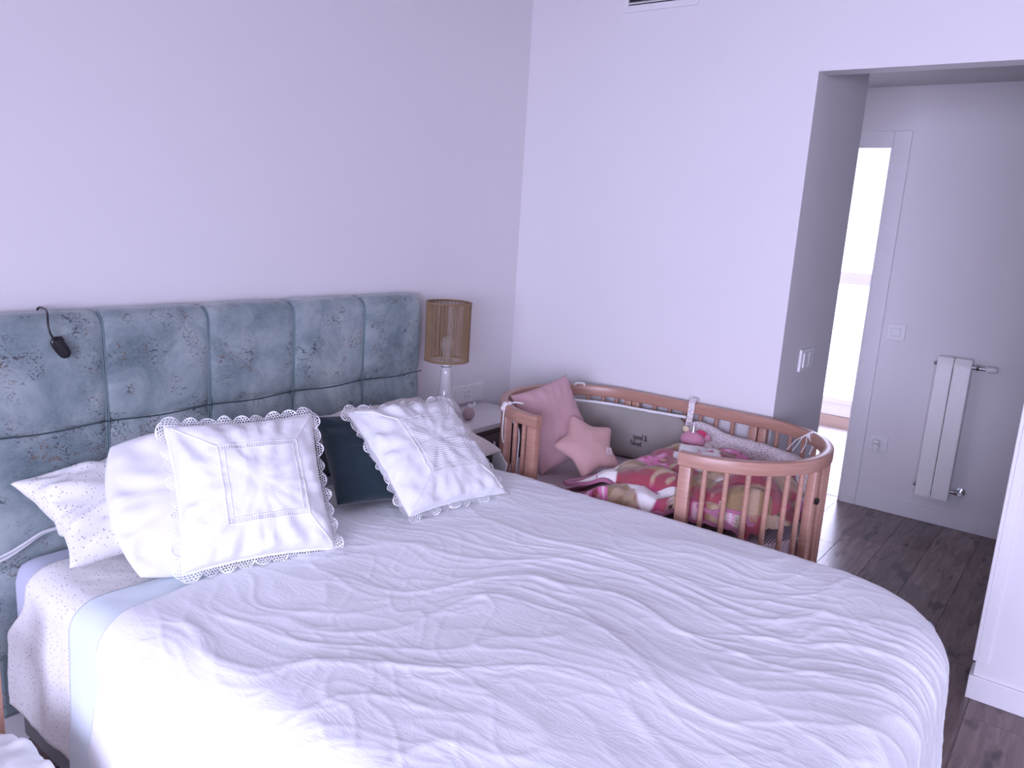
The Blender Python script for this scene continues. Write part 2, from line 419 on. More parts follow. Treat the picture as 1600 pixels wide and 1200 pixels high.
# ------------------------------------------------------------------ wall fittings
def build_fittings():
    # air vent high on the right wall
    v = empty('air_vent', (0, -.62, 2.36), label='white slatted air vent high on the right wall', cat='vent')
    b = MB(); y0, y1, z0, z1 = -.165, .158, 0, .16
    b.box(-.008, 0, y0, y0+.02, z0, z1, .002).box(-.008, 0, y1-.02, y1, z0, z1, .002).box(-.008, 0, y0+.02, y1-.02, z0, z0+.025, .002).box(-.008, 0, y0+.02, y1-.02, z1-.025, z1, .002)
    b.build('frame', 'trim', v); MB().box(-.001, .0, y0+.02, y1-.02, z0+.025, z1-.025).build('backing', 'dark', v)
    for i in range(5):
        z = z0+.036+i*.023
        o = MB().box(-.012, .004, y0+.021, y1-.021, -.0015, .0015).build('slat', 'trim', v); o.location = (-.002, 0, z); o.rotation_euler = (0, math.radians(-35), 0)
    # double switch on the end face of the wall
    s = empty('light_switch', (.305, YO, 1.034), label='white double rocker light switch on the end of the right wall', cat='switch')
    MB().box(-.083, .083, -.010, 0, -.045, .045, .003).build('plate', 'plate', s)
    for x0, x1 in ((-.058, -.003), (.003, .058)): MB().box(x0, x1, -.015, -.009, -.030, .030, .002).build('rocker', 'plate', s)
    # single switch on the hall wall
    s = empty('light_switch', (XF, -1.30, 1.033), label='white single light switch on the hall wall above the radiator', cat='switch')
    MB().box(-.010, 0, -.048, .046, -.046, .046, .003).build('plate', 'plate', s); MB().box(-.015, -.009, -.026, .026, -.024, .024, .003).build('rocker', 'plate', s)
    # socket with a plugged-in adapter
    s = empty('wall_socket', (XF, -1.301, .393), label='white wall socket low on the hall wall beside the door frame', cat='socket')
    MB().box(-.010, 0, -.048, .048, -.044, .044, .003).build('plate', 'plate', s); MB().lathe([(.021, -.012), (.021, -.009)], (0, 0, 0), 24, 'x').build('socket_well', 'plate', s)
    a = empty('night_light', (XF-.012, -1.297, .39), label='small white plug adapter sitting in the hall wall socket', cat='plug')
    MB().lathe([(.012, 0), (.020, -.004), (.021, -.022), (.016, -.030)], (0, .004, .006), 24, 'x').build('body', 'plate', a)
    MB().box(-.024, -.003, -.016, .020, -.026, -.008, .004).build('lower_body', 'plate', a)
    MB().box(-.026, -.0225, -.002, .002, -.040, -.024).box(-.022, -.006, -.012, .012, -.043, -.024, .003).build('latch', 'plate', a)
    MB().box(-.0312, -.0298, -.014, .014, .002, .0045).build('slot', 'dark', a)
    # socket strip above the nightstand
    s = empty('wall_socket', (-.320, 0, .742), label='white socket and switch strip on the wall above the nightstand', cat='socket')
    MB().box(-.113, .113, -.010, 0, -.041, .041, .003).build('plate', 'plate', s)
    for x0, x1 in ((-.098, -.038), (.038, .098)): MB().box(x0, x1, -.013, -.009, -.029, .029, .002).build('rocker', 'plate', s)
    MB().lathe([(.024, -.0135), (.024, -.009)], (.0, 0, 0), 28, 'y').build('socket_well', 'plate', s)
    MB().lathe([(.0195, -.0142), (.0195, -.0130)], (.0, 0, 0), 28, 'y').build('well_disc', 'trim', s)  # thin white disc over the socket well
    for z in (-.010, .010): MB().lathe([(.0028, -.0150), (.0028, -.0140)], (0, 0, z), 10, 'y').build('pin_hole', 'dark', s)
    # radiator
    r = empty('radiator', (XF, -1.618, .166), label='narrow tall white radiator with two sections on the hall wall', cat='radiator')
    for y0, y1 in ((-.083, -.002), (.002, .080)):
        n = MB(); pr = [(-.085, 0), (-.085, .72), (-.080, .752), (-.066, .775), (-.045, .778), (-.035, .778), (-.035, 0)]
        va = [n.bm.verts.new((x, y0, z)) for x, z in pr]; vb = [n.bm.verts.new((x, y1, z)) for x, z in pr]
        n.bm.faces.new(va); n.bm.faces.new(vb[::-1])
        for i in range(len(pr)): n.bm.faces.new((va[i], vb[i], vb[(i+1) % len(pr)], va[(i+1) % len(pr)]))
        bmesh.ops.bevel(n.bm, geom=[e for e in n.bm.edges if abs(e.verts[0].co.y-e.verts[1].co.y) < 1e-6], offset=.003, segments=2, affect='EDGES')
        n.build('section', 'enamel', r, smooth=True)
    for z in (.05, .735): MB().tube([(-.05, -.070, z), (-.05, .070, z)], .016, 12).build('header_pipe', 'enamel', r, True)
    va = MB().tube([(-.05, -.083, .737), (-.05, -.104, .737)], .012, 12).tube([(-.05, -.104, .737), (-.05, -.118, .737)], .016, 6).tube([(-.05, -.118, .737), (-.05, -.152, .737)], .011, 14)
    va = va.build('valve', 'chrome', r, True)
    MB().lathe([(.012, -.146), (.017, -.152), (.017, -.186), (.013, -.198), (.004, -.201)], (0, 0, 0), 18, 'y').build('valve_cap', 'plate', va).location = (-.05, 0, .737)
    va = MB().tube([(-.05, -.083, .048), (-.05, -.108, .048)], .011, 12).tube([(-.05, -.106, .048), (-.05, -.124, .048)], .014, 6).tube([(-.05, -.130, .048), (0, -.130, .048)], .009, 10).build('valve', 'chrome', r, True)
    MB().ball((-.06, -.136, .045), .015, 2).build('valve_cap', 'plate', va, True)
    MB().lathe([(.024, -.004), (.022, 0)], (0, -.130, .048), 18, 'x').build('wall_rosette', 'chrome', va, True)
    for z in (.735, .05): MB().tube([(-.05, .080, z), (-.05, .092, z)], .012, 6).tube([(-.05, .092, z), (-.05, .099, z)], .007, 10).build('bleed_plug', 'chrome', r, True)
build_fittings()

# ------------------------------------------------------------------ bed
XH, WP, NPAN = -.72, .31, 5
BX0, BX1, BY0, BY1, BZ = -2.235, -.80, -.115, -2.03, .600
def build_bed():
    bed = empty('bed', (-1.5, -1.05, 0), label='upholstered double bed with a tufted blue-grey velvet headboard', cat='bed')
    P0 = Vector((-1.5, -1.05, 0))
    loc = -P0
    hx0, hx1 = XH-NPAN*WP, XH
    hb = MB().box(hx0+.004, hx1-.004, -.072, -.006, .12, 1.196, .02).build('headboard', 'velvet', bed, loc=loc)
    rows = [(.91, 1.212), (.56, .91), (.31, .56)]
    n = 26
    for ri, (z0, z1) in enumerate(rows):
        for k in range(NPAN):
            cx = hx1-(k+.5)*WP
            top = ri == 0
            u = np.linspace(-1, 1, n)
            # section down the panel: the top row rolls over the top edge
            if top:
                R_ = .045
                prof = [(-.012, z1)] + [(-.105+R_+.0-R_*math.sin(t), z1-R_+R_*math.cos(t)) for t in np.linspace(0, PI/2, 8)]
                prof += [(-.105, z) for z in np.linspace(z1-R_-.01, z0, 20)]
            else: prof = [(-.105, z) for z in np.linspace(z1, z0, 24)]
            prof = np.array(prof); m = len(prof)
            U, I = np.meshgrid(u, np.arange(m), indexing='ij')
            py = prof[I, 0]; pz = prof[I, 1]
            vv = (pz-z0)/(z1-z0)*2-1
            ed = (np.abs(U))**12
            if k == 0: ed = np.where(U > 0, 0, ed)
            ev = np.where(vv < 0, np.abs(vv)**14, 0 if top else np.abs(vv)**14)
            dip = .0075*ed + .0085*ev + .004*(np.abs(U)**3)*(np.abs(np.minimum(vv, 0) if top else vv)**3)
            X = cx+U*WP/2*.9985
            endround = 0
            if k == 0: # rounded free end
                endround = np.where(U > .72, .035*(1-np.sqrt(np.clip(1-((U-.72)/.28)**2, 0, 1))), 0)
            wob = .004*pn(X*5, pz*5, 3)*(1-ed)*(1-ev)
            mask = (py < -.05)
            Yv = py + np.where(mask, dip+endround-wob, .0) 
            Yv = np.where(mask, Yv, py)
            Zv = pz - np.where(~mask | (pz > z1-.03), .006*ed, 0) + .002*pn(X*9, pz*0+ri, 8)
            Xv = X+.004*pn(pz*6, X*0+k, 4)*(1-ed)*0
            V = np.stack([Xv-cx, Yv, Zv-z0], -1).reshape(-1, 3)
            F = grid_faces(n, m)
            if k == 0:  # close the free end towards the wall
                base = len(V); last = (n-1)*m
                ext = V[last:last+m].copy(); ext[:, 1] = -.008
                V = np.vstack([V, ext]); a = np.arange(m-1)
                F = np.vstack([F, np.stack([last+a, base+a, base+a+1, last+a+1], 1)])
            o = mesh_obj('panel', V, F[:, ::-1], 'velvet', hb); o.location = (cx, 0, z0)
    # piping along the seams
    for k in range(1, NPAN):
        x = hx1-k*WP
        for dx in (-.0032, .0032):
            pts = [(x+dx+.003*math.sin(z*11+k), -.0985 + (.0 if z < 1.165 else .045-math.sqrt(max(.045**2-(z-1.165)**2, 0))), z) for z in np.linspace(.32, 1.208, 70)]
            MB().tube(pts, .0022, 6).build('piping', 'velvet_cord', hb, True)
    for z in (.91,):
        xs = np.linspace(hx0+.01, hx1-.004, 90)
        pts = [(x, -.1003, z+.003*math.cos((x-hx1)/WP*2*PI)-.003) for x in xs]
        MB().tube(pts, .0022, 6).build('piping', 'velvet_seam', hb, True)  # dark cord, the seam groove's shadow put into its colour
    MB().box(BX0+.01, BX1-.01, BY1+.01, BY0, .09, .355, .012).build('base', 'base_fabric', bed, True, loc)
    for x in (BX0+.08, BX1-.08):
        for y in (BY1+.1, BY0-.12): MB().lathe([(.022, 0), (.03, .09)], (x, y, 0), 16).build('leg', 'black', bed, True, loc)
    m = MB().box(BX0, BX1, BY1, BY0, .357, BZ, .055, 5).build('mattress', 'fitted', None, True)
    tag(m, 'mattress in a smooth lavender-blue fitted sheet at the headboard end', 'mattress')
build_bed()

def drape_pt(a, b, z, xl, xr, yf, Rc, r, flare):
    """a = x, b = y on the flat cloth; returns point and normal of the cloth over the bed"""
    ca = np.clip(a, xl+Rc, xr-Rc); cb = np.maximum(b, yf+Rc)
    da, db = a-ca, b-cb; L = np.hypot(da, db)+1e-9; dx, dy = da/L, db/L
    flat = Rc-r; t = np.clip((L-flat)/r, 0, PI/2); q = np.maximum(L-flat-PI/2*r, 0)
    H = np.minimum(L, flat)+r*np.sin(t)+q*flare; Z = z-r*(1-np.cos(t))-q*np.sqrt(1-flare**2)
    nx, ny, nz = dx*np.sin(t), dy*np.sin(t), np.cos(t)
    return ca+dx*H, cb+dy*H, Z, nx, ny, nz, q, L
def cloth(name, mat, a0, a1, b0, b1, na, nb, z, xl, xr, yf, Rc, r, disp, flare=.03, edge=None, solid=.004):
    s = np.linspace(0, 1, na); t = np.linspace(0, 1, nb); S, T = np.meshgrid(s, t, indexing='ij')
    A = a0+(a1-a0)*S
    B0 = b0(A) if callable(b0) else b0; B1 = b1(A) if callable(b1) else b1
    B = B0+(B1-B0)*T
    x, y, zz, nx, ny, nz, q, L = drape_pt(A, B, z, xl, xr, yf, Rc, r, flare)
    d = disp(A, B, q, T)
    V = np.stack([x+nx*d, y+ny*d, zz+nz*d], -1).reshape(-1, 3)
    F = grid_faces(na, nb)
    o = mesh_obj(name, V, F, mat)
    if solid:
        md = o.modifiers.new('thickness', 'SOLIDIFY'); md.thickness = solid; md.offset = -1
    return o
def ridged(x, y, seed, p=5): return np.power(np.clip(1-np.abs(pn(x, y, seed)), 0, 1), p)
def build_bedding():
    r = .06
    # speckled sheet
    def d1(A, B, q, T):
        return .004+.004*pn(A*9, B*5, 1)+.004*np.clip(q*6, 0, 1)*(pn(B*16, q*1.5, 2))+.002*pn(A*26, B*26, 3)
    o = cloth('speckled_sheet', 'dotted', BX0-.375, BX1+.10, lambda A: -.262+.105*sstep(BX0-.04, BX0-.20, A)+.03*pn(A*3, A*0, 9), -.80, 160, 70, BZ+.006, BX0-.012, BX1+.012, -9, .16, r, d1, .03)
    tag(o, 'white cotton sheet with tiny dark specks hanging over the near bed side', 'sheet')
    # pale blue sheet, turned down
    def d2(A, B, q, T):
        return .004+.004*pn(A*6+3, B*3, 5)+.006*np.clip(q*5, 0, 1)*pn(B*11+2, q*1.2, 6)+.0015*pn(A*20, B*20, 7)
    eb = lambda A: -.525-.0*A+.03*pn(A*2.5, A*0+.3, 12)+.10*sstep(-2.05, -1.6, A)
    o = cloth('turned_down_sheet', 'cyan_sheet', BX0-.50, BX1+.12, eb, -.95, 170, 60, BZ+.014, BX0-.022, BX1+.014, -9, .16, r, d2, .04)
    tag(o, 'pale blue top sheet folded back between the speckled sheet and the white duvet', 'sheet')
    # its fine piped edge
    s = np.linspace(0, 1, 130); A = BX0-.50+(BX1-BX0+.2)*s
    x, y, zz, nx, ny, nz, q, L = drape_pt(A, eb(A), BZ+.014, BX0-.022, BX1+.014, -9, .16, r, .04)
    d = d2(A, eb(A), q, 0)+.001
    MB().tube(np.stack([x+nx*d, y+ny*d, zz+nz*d], -1).tolist(), .0016, 5).build('piping', 'binding', o, True)
    # duvet
    Rc, rd = .30, .095
    xl, xr, yf = BX0-.038, BX1+.030, BY1-.045
    top = BZ+.050
    drop = lambda zb: (Rc-rd)+PI*rd/2+(top-rd-zb)
    aL = xl+Rc-drop(.10); aR = xr-Rc+drop(.36); bF = yf+Rc-drop(.10)
    eb2 = lambda A: -.650+.04*np.clip((A-BX0)/.35, 0, 1)+.13*sstep(-1.85, -1.5, A)+.02*pn(A*4, A*0+.7, 21)+.06*np.clip((xl-A)/.4, 0, 1)
    def d3(A, B, q, T):
        side = np.clip(q*4, 0, 1)
        w1 = pn(A*1.5, B*1.5, 31); w2 = pn(A*4, B*4, 32)
        Ar = A*.93+B*.22; Br = B*.95-A*.22
        calm = .30+.70*sstep(0, 1, .5+.9*pn(A*1.3+4, B*1.1, 37)+.35*(1-np.clip((A+1.9)/.9, 0, 1)))
        long_ = ridged(Ar*5.2+w1*1.3+w2*.35, Br*1.25+w2*.3, 33, 13)*.0075 + ridged(Ar*10+w1*2.2+w2*.6, Br*2.3+w2*.5, 34, 11)*.0048
        fine = ridged(Ar*21+w1*2+w2*1.2, Br*4.5+w1, 35, 7)*.0027+ridged(Ar*9+w2*1.5+7, Br*6+w1*2.5, 42, 16)*.0035
        low = pn(A*2.2+1, B*1.7, 36)*.010+pn(Ar*6, Br*2.6, 41)*.004
        over = np.where(B < yf, np.abs(B-yf), 0) > np.where(A < xl, xl-A, np.where(A > xr, A-xr, 0))
        along = np.where(over, A, B)
        hang = (pn(along*5.5+w1*.5, q*.7+2, 38)*.016+ridged(along*8+w1*.8, q*1.6, 39, 6)*.007+ridged(along*17+w1, q*2.5, 43, 6)*.003)*side
        thin = np.clip(T*14, .15, 1)
        puff = -.016*(1-np.clip(T*10, 0, 1))
        return (long_+fine)*.52*calm*(1-.75*side)*thin + low*(1-.6*side)*thin + hang*thin + puff
    o = cloth('duvet', 'duvet', aL, aR, eb2, bF, 520, 440, top, xl, xr, yf, Rc, rd, d3, .05, solid=.006)
    tag(o, 'large crinkled white linen duvet covering most of the bed', 'duvet')
build_bedding()

# ------------------------------------------------------------------ cushions and pillows
def cushion_surface(w_, h, t, n=44, pinch=.10, wr=.004, seed=0, power=.42, rnd=0):
    u = np.linspace(-1, 1, n); u = np.sign(u)*(1-(1-np.abs(u))**1.25)
    U, V = np.meshgrid(u, u, indexing='ij')
    x = w_/2*U*(1-pinch*(1-V**2)*np.abs(U)**3); y = h/2*V*(1-pinch*(1-U**2)*np.abs(V)**3)
    x = x*(1-rnd*(1-np.sqrt(1-V**2/2))*1.0); y = y*(1-rnd*(1-np.sqrt(1-U**2/2))*1.0)
    e = np.clip((1-U**2)*(1-V**2), 0, 1)
    z = t/2*e**power
    edge = np.clip(1-np.minimum(1-np.abs(U), 1-np.abs(V))*2.2, 0, 1)
    ang = np.arctan2(V, U)
    rad = np.hypot(U, V)
    k = np.clip(e*8, 0, 1)
    dz = k*wr*(pn(ang*5+seed, rad*1.6, seed)*(.4+edge)*1.6+pn(U*4+seed*2.3, V*4, seed+1)*.8)
    return x, y, z, dz, U, V
def cushion(name, mat, w_, h, t, seed, parent=None, **kw):
    x, y, z, dz, U, V = cushion_surface(w_, h, t, seed=seed, **kw); n = len(x)
    x2, y2, z2, dz2, _, _ = cushion_surface(w_, h, t, seed=seed+7, **kw)
    A = np.stack([x, y, z+dz], -1).reshape(-1, 3); B = np.stack([x2, y2, -(z2+dz2)], -1).reshape(-1, 3)
    F = grid_faces(n, n); V_ = np.vstack([A, B]); F = np.vstack([F, F[:, ::-1]+n*n])
    o = mesh_obj(name, V_, F, mat, parent)
    bm = bmesh.new(); bm.from_mesh(o.data); bmesh.ops.remove_doubles(bm, verts=bm.verts, dist=1e-5); bm.to_mesh(o.data); bm.free()
    return o
def lace_cushion(label, R, t, S, T, seed, pintuck):
    root = empty('lace_cushion', (0, 0, 0), label=label, cat='cushion'); pose(root, R, t)
    kw = dict(pinch=.07, wr=.009, power=.40)
    cushion('cover', 'embroidered', S, S, T, seed, root, **kw)
    # front surface height for things sewn on it
    gx, gy, gz, gd, U, V = cushion_surface(S, S, T, n=60, seed=seed, **kw)
    def zf(px, py):
        d = (gx-px)**2+(gy-py)**2; idx = np.argsort(d.ravel())[:4]; w_ = 1/(d.ravel()[idx]+1e-7)
        return float(((gz+gd).ravel()[idx]*w_).sum()/w_.sum())
    q = S*.250; ox, oy = S*.045, -S*.0
    # centre square
    n = 26; g = np.linspace(-1, 1, n); A, B = np.meshgrid(g, g, indexing='ij')
    P = np.array([[ox+a*q*.9, oy+b*q*.9, zf(ox+a*q*.9, oy+b*q*.9)+.0022] for a, b in zip(A.ravel(), B.ravel())])
    mesh_obj('centre_square', P, grid_faces(n, n), pintuck, root)
    # openwork ladder stitch round the square
    b = MB(); k = 34
    for side in range(4):
        c, s = round(math.cos(side*PI/2)), round(math.sin(side*PI/2))
        rot = lambda a, d: (ox+a*c-d*s, oy+a*s+d*c)
        for i in range(k):
            a = -q+2*q*(i+.5)/k
            p0, p1 = rot(a, q*.93), rot(a, q*1.05)
            b.tube([(*p0, zf(*p0)+.002), (*p1, zf(*p1)+.002)], .00125, 4)
        for d in (.92, 1.06):
            pts = [rot(a, q*d) for a in np.linspace(-q*d, q*d, 24)]
            b.tube([(*p, zf(*p)+.002) for p in pts], .0017, 5)
    o = b.build('openwork_band', 'lace', root, True); o['kind'] = 'stuff'
    for sx in (-1, 1):
        for sy in (-1, 1):
            pts = [((ox+sx*q*1.05)*(1-f)+sx*S/2*.93*f, (oy+sy*q*1.05)*(1-f)+sy*S/2*.93*f) for f in np.linspace(0, 1, 14)]
            MB().tube([(*p, zf(*p)+.0012) for p in pts], .0021, 5).build('mitre_seam', 'lace', root, True)
    # scalloped lace edging, a net of real holes
    N = 4000; per = 4*S; cell = .0016
    m = int(per/cell); rows = 22
    f = np.arange(m)/m*4; side = f.astype(int) % 4; a = (f-np.floor(f))*2-1
    pin = 1-.07*(1-a**2)
    ex = np.choose(side, [a, pin, -a, -pin])*S/2; ey = np.choose(side, [-pin, a, pin, -a])*S/2
    nx0 = np.choose(side, [0*a, 0*a+1, 0*a, 0*a-1]); ny0 = np.choose(side, [0*a-1, 0*a, 0*a+1, 0*a])
    cb = np.clip((np.abs(a)-.86)/.14, 0, 1)*.5
    prev = (side+np.where(a > 0, 1, 3)) % 4
    nx1 = np.choose(prev, [0, 1, 0, -1]); ny1 = np.choose(prev, [-1, 0, 1, 0])
    nx = nx0*(1-cb)+nx1*cb; ny = ny0*(1-cb)+ny1*cb; ll = np.hypot(nx, ny); nx /= ll; ny /= ll
    sl = np.arange(m)*cell; per_s = S/round(S/.040); sc_ = np.abs(np.sin(PI*sl/per_s))**.8
    Wd = .014+.014*sc_
    wave = .006*np.sin(sl*95+seed)+.004*np.sin(sl*41+seed*2)
    D = np.arange(rows)/(rows-1)
    px = ex[:, None]+nx[:, None]*(D*Wd[:, None]-.002); py = ey[:, None]+ny[:, None]*(D*Wd[:, None]-.002)
    pz = (wave[:, None])*(D[None, :]**1.5)
    Vv = np.stack([px, py, pz], -1).reshape(-1, 3)
    pi, pj = np.meshgrid(np.arange(m), np.arange(rows-1), indexing='ij')
    dm = (pj+.5)/(rows-1)*Wd[:, None]
    # hex pattern of holes
    ph = .0068; row_i = np.floor(dm/(ph*.866)); su = (sl[:, None]+.5*cell+row_i*ph/2) % ph-ph/2; dv = dm-(row_i+.5)*ph*.866
    hole = (su**2+dv**2 < .0026**2) & (dm > .005) & (dm < Wd[:, None]-.0022)
    a_ = pi*rows+pj; b_ = ((pi+1) % m)*rows+pj
    F = np.stack([a_, b_, b_+1, a_+1], -1)[~hole]
    mesh_obj('lace_edging', Vv, F, 'lace', root)
    return root
def build_cushions():
    R1 = ((.934, .199, -.297), (-.357, .532, -.768), (.006, .823, .568))
    lace_cushion('square white lace-edged cushion nearer the camera, leaning on the plain white pillow', R1, (-1.832, -.575, .810), .372, .165, 3, 'embroidered')
    R2 = ((.993, .110, -.035), (-.110, .798, -.592), (-.037, .592, .805))
    lace_cushion('white lace-edged cushion with pintucked centre, nearer the lamp and crib', R2, (-1.224, -.618, .790), .398, .13, 9, 'pintuck')
    Rd = ((.948, .280, -.153), (-.309, .685, -.660), (-.080, .673, .736))
    o = cushion('teal_cushion', 'teal', .308, .308, .13, 5, pinch=.06, wr=.004); pose(o, Rd, (-1.335, -.487, .768))
    tag(o, 'dark teal velvet cushion standing between the two lace cushions', 'cushion')
    # speckled pillows against the headboard
    def tilt(deg, yaw):
        c, s = math.cos(math.radians(deg)), math.sin(math.radians(deg)); a = math.radians(yaw)
        return (Matrix.Rotation(a, 3, 'Z') @ Matrix(((1, 0, 0), (0, c, -s), (0, s, c))))
    o = cushion('speckled_pillow', 'dotted', .66, .345, .15, 15, pinch=.12, wr=.012, power=.42); pose(o, tilt(20, -1), (-1.895, -.297, .741))
    tag(o, 'white speckled pillow lying against the headboard on the near side', 'pillow')
    o = cushion('speckled_pillow', 'dotted_pink', .62, .44, .13, 19, pinch=.10, wr=.008, power=.40); pose(o, tilt(17, 2), (-1.045, -.330, .742))
    tag(o, 'speckled pillow mostly hidden behind the lace cushion beside the nightstand', 'pillow')
    o = cushion('plain_pillow', 'white_cotton', .50, .40, .135, 23, pinch=.0, wr=.010, power=.5, rnd=.50)
    c, s = math.cos(math.radians(50)), math.sin(math.radians(50))
    pose(o, Matrix.Rotation(math.radians(-12), 3, 'Z') @ Matrix(((1, 0, 0), (0, c, -s), (0, s, c))), (-1.870, -.462, .772))
    tag(o, 'plain white pillow propped behind the nearer lace cushion', 'pillow')
build_cushions()

# ------------------------------------------------------------------ things at the headboard
def build_headboard_things():
    r = empty('wired_remote', (-2.08, -.125, 1.13), label='black wired hand control hanging over the headboard', cat='remote')
    b = MB(); prof = []
    n = 20
    # capsule body, tilted
    L, Wd, Th = .066, .030, .012
    rings = []
    for i in range(13):
        s = -1+2*i/12; wv = Wd/2*(1-abs(s)**3.2)**.5+.0015; hh = Th/2*(1-abs(s)**4)**.5+.001
        rings.append([b.bm.verts.new((wv*math.cos(2*PI*j/n), hh*math.sin(2*PI*j/n), s*L/2)) for j in range(n)])
    for p, q in zip(rings, rings[1:]):
        for j in range(n): b.bm.faces.new((p[j], p[(j+1) % n], q[(j+1) % n], q[j]))
    b.bm.faces.new(rings[0]); b.bm.faces.new(rings[-1])
    o = b.build('body', 'black', r, True); o.rotation_euler = (0, math.radians(-33), 0); 
    MB().box(-.007, .007, -.0085, -.004, -.024, .024, .003).build('button_strip', 'dark', o, True)
    MB().box(.010, .018, -.004, .004, .010, .024, .002).build('side_switch', 'black', o, True)
    pts = [(-.018, 0, .027), (-.024, -.001, .040), (-.026, .002, .058), (-.024, .008, .074), (-.019, .020, .086), (-.012, .045, .0925), (-.006, .075, .0925), (-.004, .105, .09), (-.004, .1185, .070), (-.004, .1185, -.02)]
    MB().tube(smooth_path(pts, 6), .0026, 8).build('cord', 'black', r, True)
    # white cable along the mattress
    for k, (dz, dy) in enumerate(((0, 0), (-.012, .004))):
        pts = [(-2.45, -.125+dy, .60+dz), (-2.33, -.135+dy, .603+dz), (-2.245, -.135+dy, .618+dz), (-2.20, -.132+dy, .632+dz*.8), (-2.15, -.128+dy, .650+dz*.5), (-2.10, -.128+dy, .652+dz*.3)]
        o = MB().tube(smooth_path(pts, 8), .0036, 8).build('cable', 'cable', None, True)
        tag(o, ('upper' if k == 0 else 'lower')+' of two thin white cables beside the mattress at the headboard', 'cable', 'cables at the headboard')
def smooth_path(pts, k=6, close=False):
    P = [Vector(p) for p in pts]; out = []; N = len(P)
    for i in range(N if close else N-1):
        if close: p0, p1, p2, p3 = P[i-1], P[i], P[(i+1) % N], P[(i+2) % N]
        else: p0, p1, p2, p3 = P[max(i-1, 0)], P[i], P[i+1], P[min(i+2, N-1)]
        for j in range(k):
            t = j/k
            out.append(.5*((2*p1)+(p2-p0)*t+(2*p0-5*p1+4*p2-p3)*t*t+(3*p1-p0-3*p2+p3)*t**3))
    if not close: out.append(P[-1])
    return out
build_headboard_things()

# ------------------------------------------------------------------ nightstand and lamp
def build_nightstand():
    z = .69
    ns = empty('nightstand', (-.455, -.15, 0), label='nightstand with white top and taupe drawers between bed and crib', cat='nightstand')
    o = Vector((-.455, -.15, 0)); L = -o
    MB().box(-.70, -.21, -.295, -.016, z-.022, z, .003).build('top', 'white_lacquer', ns, True, L)
    MB().box(-.69, -.22, -.275, -.018, .14, z-.022, .002).build('body', 'taupe', ns, True, L)
    for z0, z1 in ((.42, z-.045), (.16, .40)):
        d = MB().box(-.680, -.230, -.292, -.276, z0, z1, .002).build('drawer', 'taupe', ns, True, L)
        MB().lathe([(.006, -.292), (.006, -.300), (.013, -.304), (.013, -.312), (.009, -.315)], (-.455, 0, (z0+z1)/2), 16, 'y').build('knob', 'chrome', d, True)
    for x in (-.67, -.24):
        for y in (-.255, -.04): MB().lathe([(.011, 0), (.018, .14)], (x, y, 0), 14).build('leg', 'wood', ns, True, L)
    lp = empty('table_lamp', (-.634, -.152, z), label='table lamp with white ceramic bottle base and brown corded drum shade', cat='lamp')
    prof = [(.062, 0), (.072, .006), (.076, .03), (.070, .058), (.052, .082), (.038, .100), (.030, .120), (.0255, .160), (.0225, .205), (.0215, .232), (.018, .236), (.010, .238)]
    MB().lathe(prof, (0, 0, 0), 40).build('base', 'ceramic', lp, True)
    MB().lathe([(.0175, .236), (.0175, .262), (.015, .264)], (0, 0, 0), 20).build('socket', 'plate', lp, True)
    MB().lathe([(.0195, .2325), (.0215, .235), (.0195, .2375)], (0, 0, 0), 24).build('collar', 'chrome', lp, True)
    MB().ball((0, 0, .325), .030, 2, (1, 1, 1.15)).lathe([(.014, .264), (.02, .30)], (0, 0, 0), 16).build('bulb', 'bulb', lp, True)
    z0, z1, r0, r1 = .262, .492, .0870, .0885
    sh = MB().tube([(r1*math.cos(2*PI*i/64), r1*math.sin(2*PI*i/64), z1) for i in range(64)], .0042, 8, True).build('shade_ring', 'rope', lp, True)
    MB().tube([(r0*math.cos(2*PI*i/64), r0*math.sin(2*PI*i/64), z0) for i in range(64)], .0042, 8, True).build('shade_ring', 'rope', lp, True)
    b = MB(); K = 92
    for i in range(K):
        a = 2*PI*(i+random.uniform(-.16, .16))/K; a2 = a+random.uniform(-.006, .006)
        b.tube([(r0*math.cos(a), r0*math.sin(a), z0-.002), ((r0+r1)/2*math.cos(a), (r0+r1)/2*math.sin(a), (z0+z1)/2), (r1*math.cos(a2), r1*math.sin(a2), z1+.002)], 0.0019, 5)
    o2 = b.build('shade_cords', 'rope', lp, True); o2['kind'] = 'stuff'
    b = MB()
    for k in range(3):
        a = 2*PI*k/3+.4; b.tube([(.016*math.cos(a), .016*math.sin(a), .262), (r0*math.cos(a), r0*math.sin(a), z0)], .0018, 6)
    b.build('shade_spider', 'chrome', lp, True)
    t = empty('plush_toy', (-.515, -.182, z), label='small fluffy blush toy with white bow on the nightstand', cat='toy')
    b = MB().ball((0, 0, .026), .026, 3)
    for v in b.bm.verts:
        d = v.co-Vector((0, 0, .026)); v.co += d*(float(pn(v.co.x*160, v.co.y*160+v.co.z*120, 3))*.16)
    b.build('body', 'pompom', t, True, auto=False)
    MB().ball((.020, .004, .052), .012, 2, (1.2, .7, .9)).ball((.033, -.002, .060), .010, 2, (1, .6, 1.2)).ball((.008, .004, .058), .010, 2, (1.1, .6, 1)).build('bow', 'white_cotton', t, True)
build_nightstand()

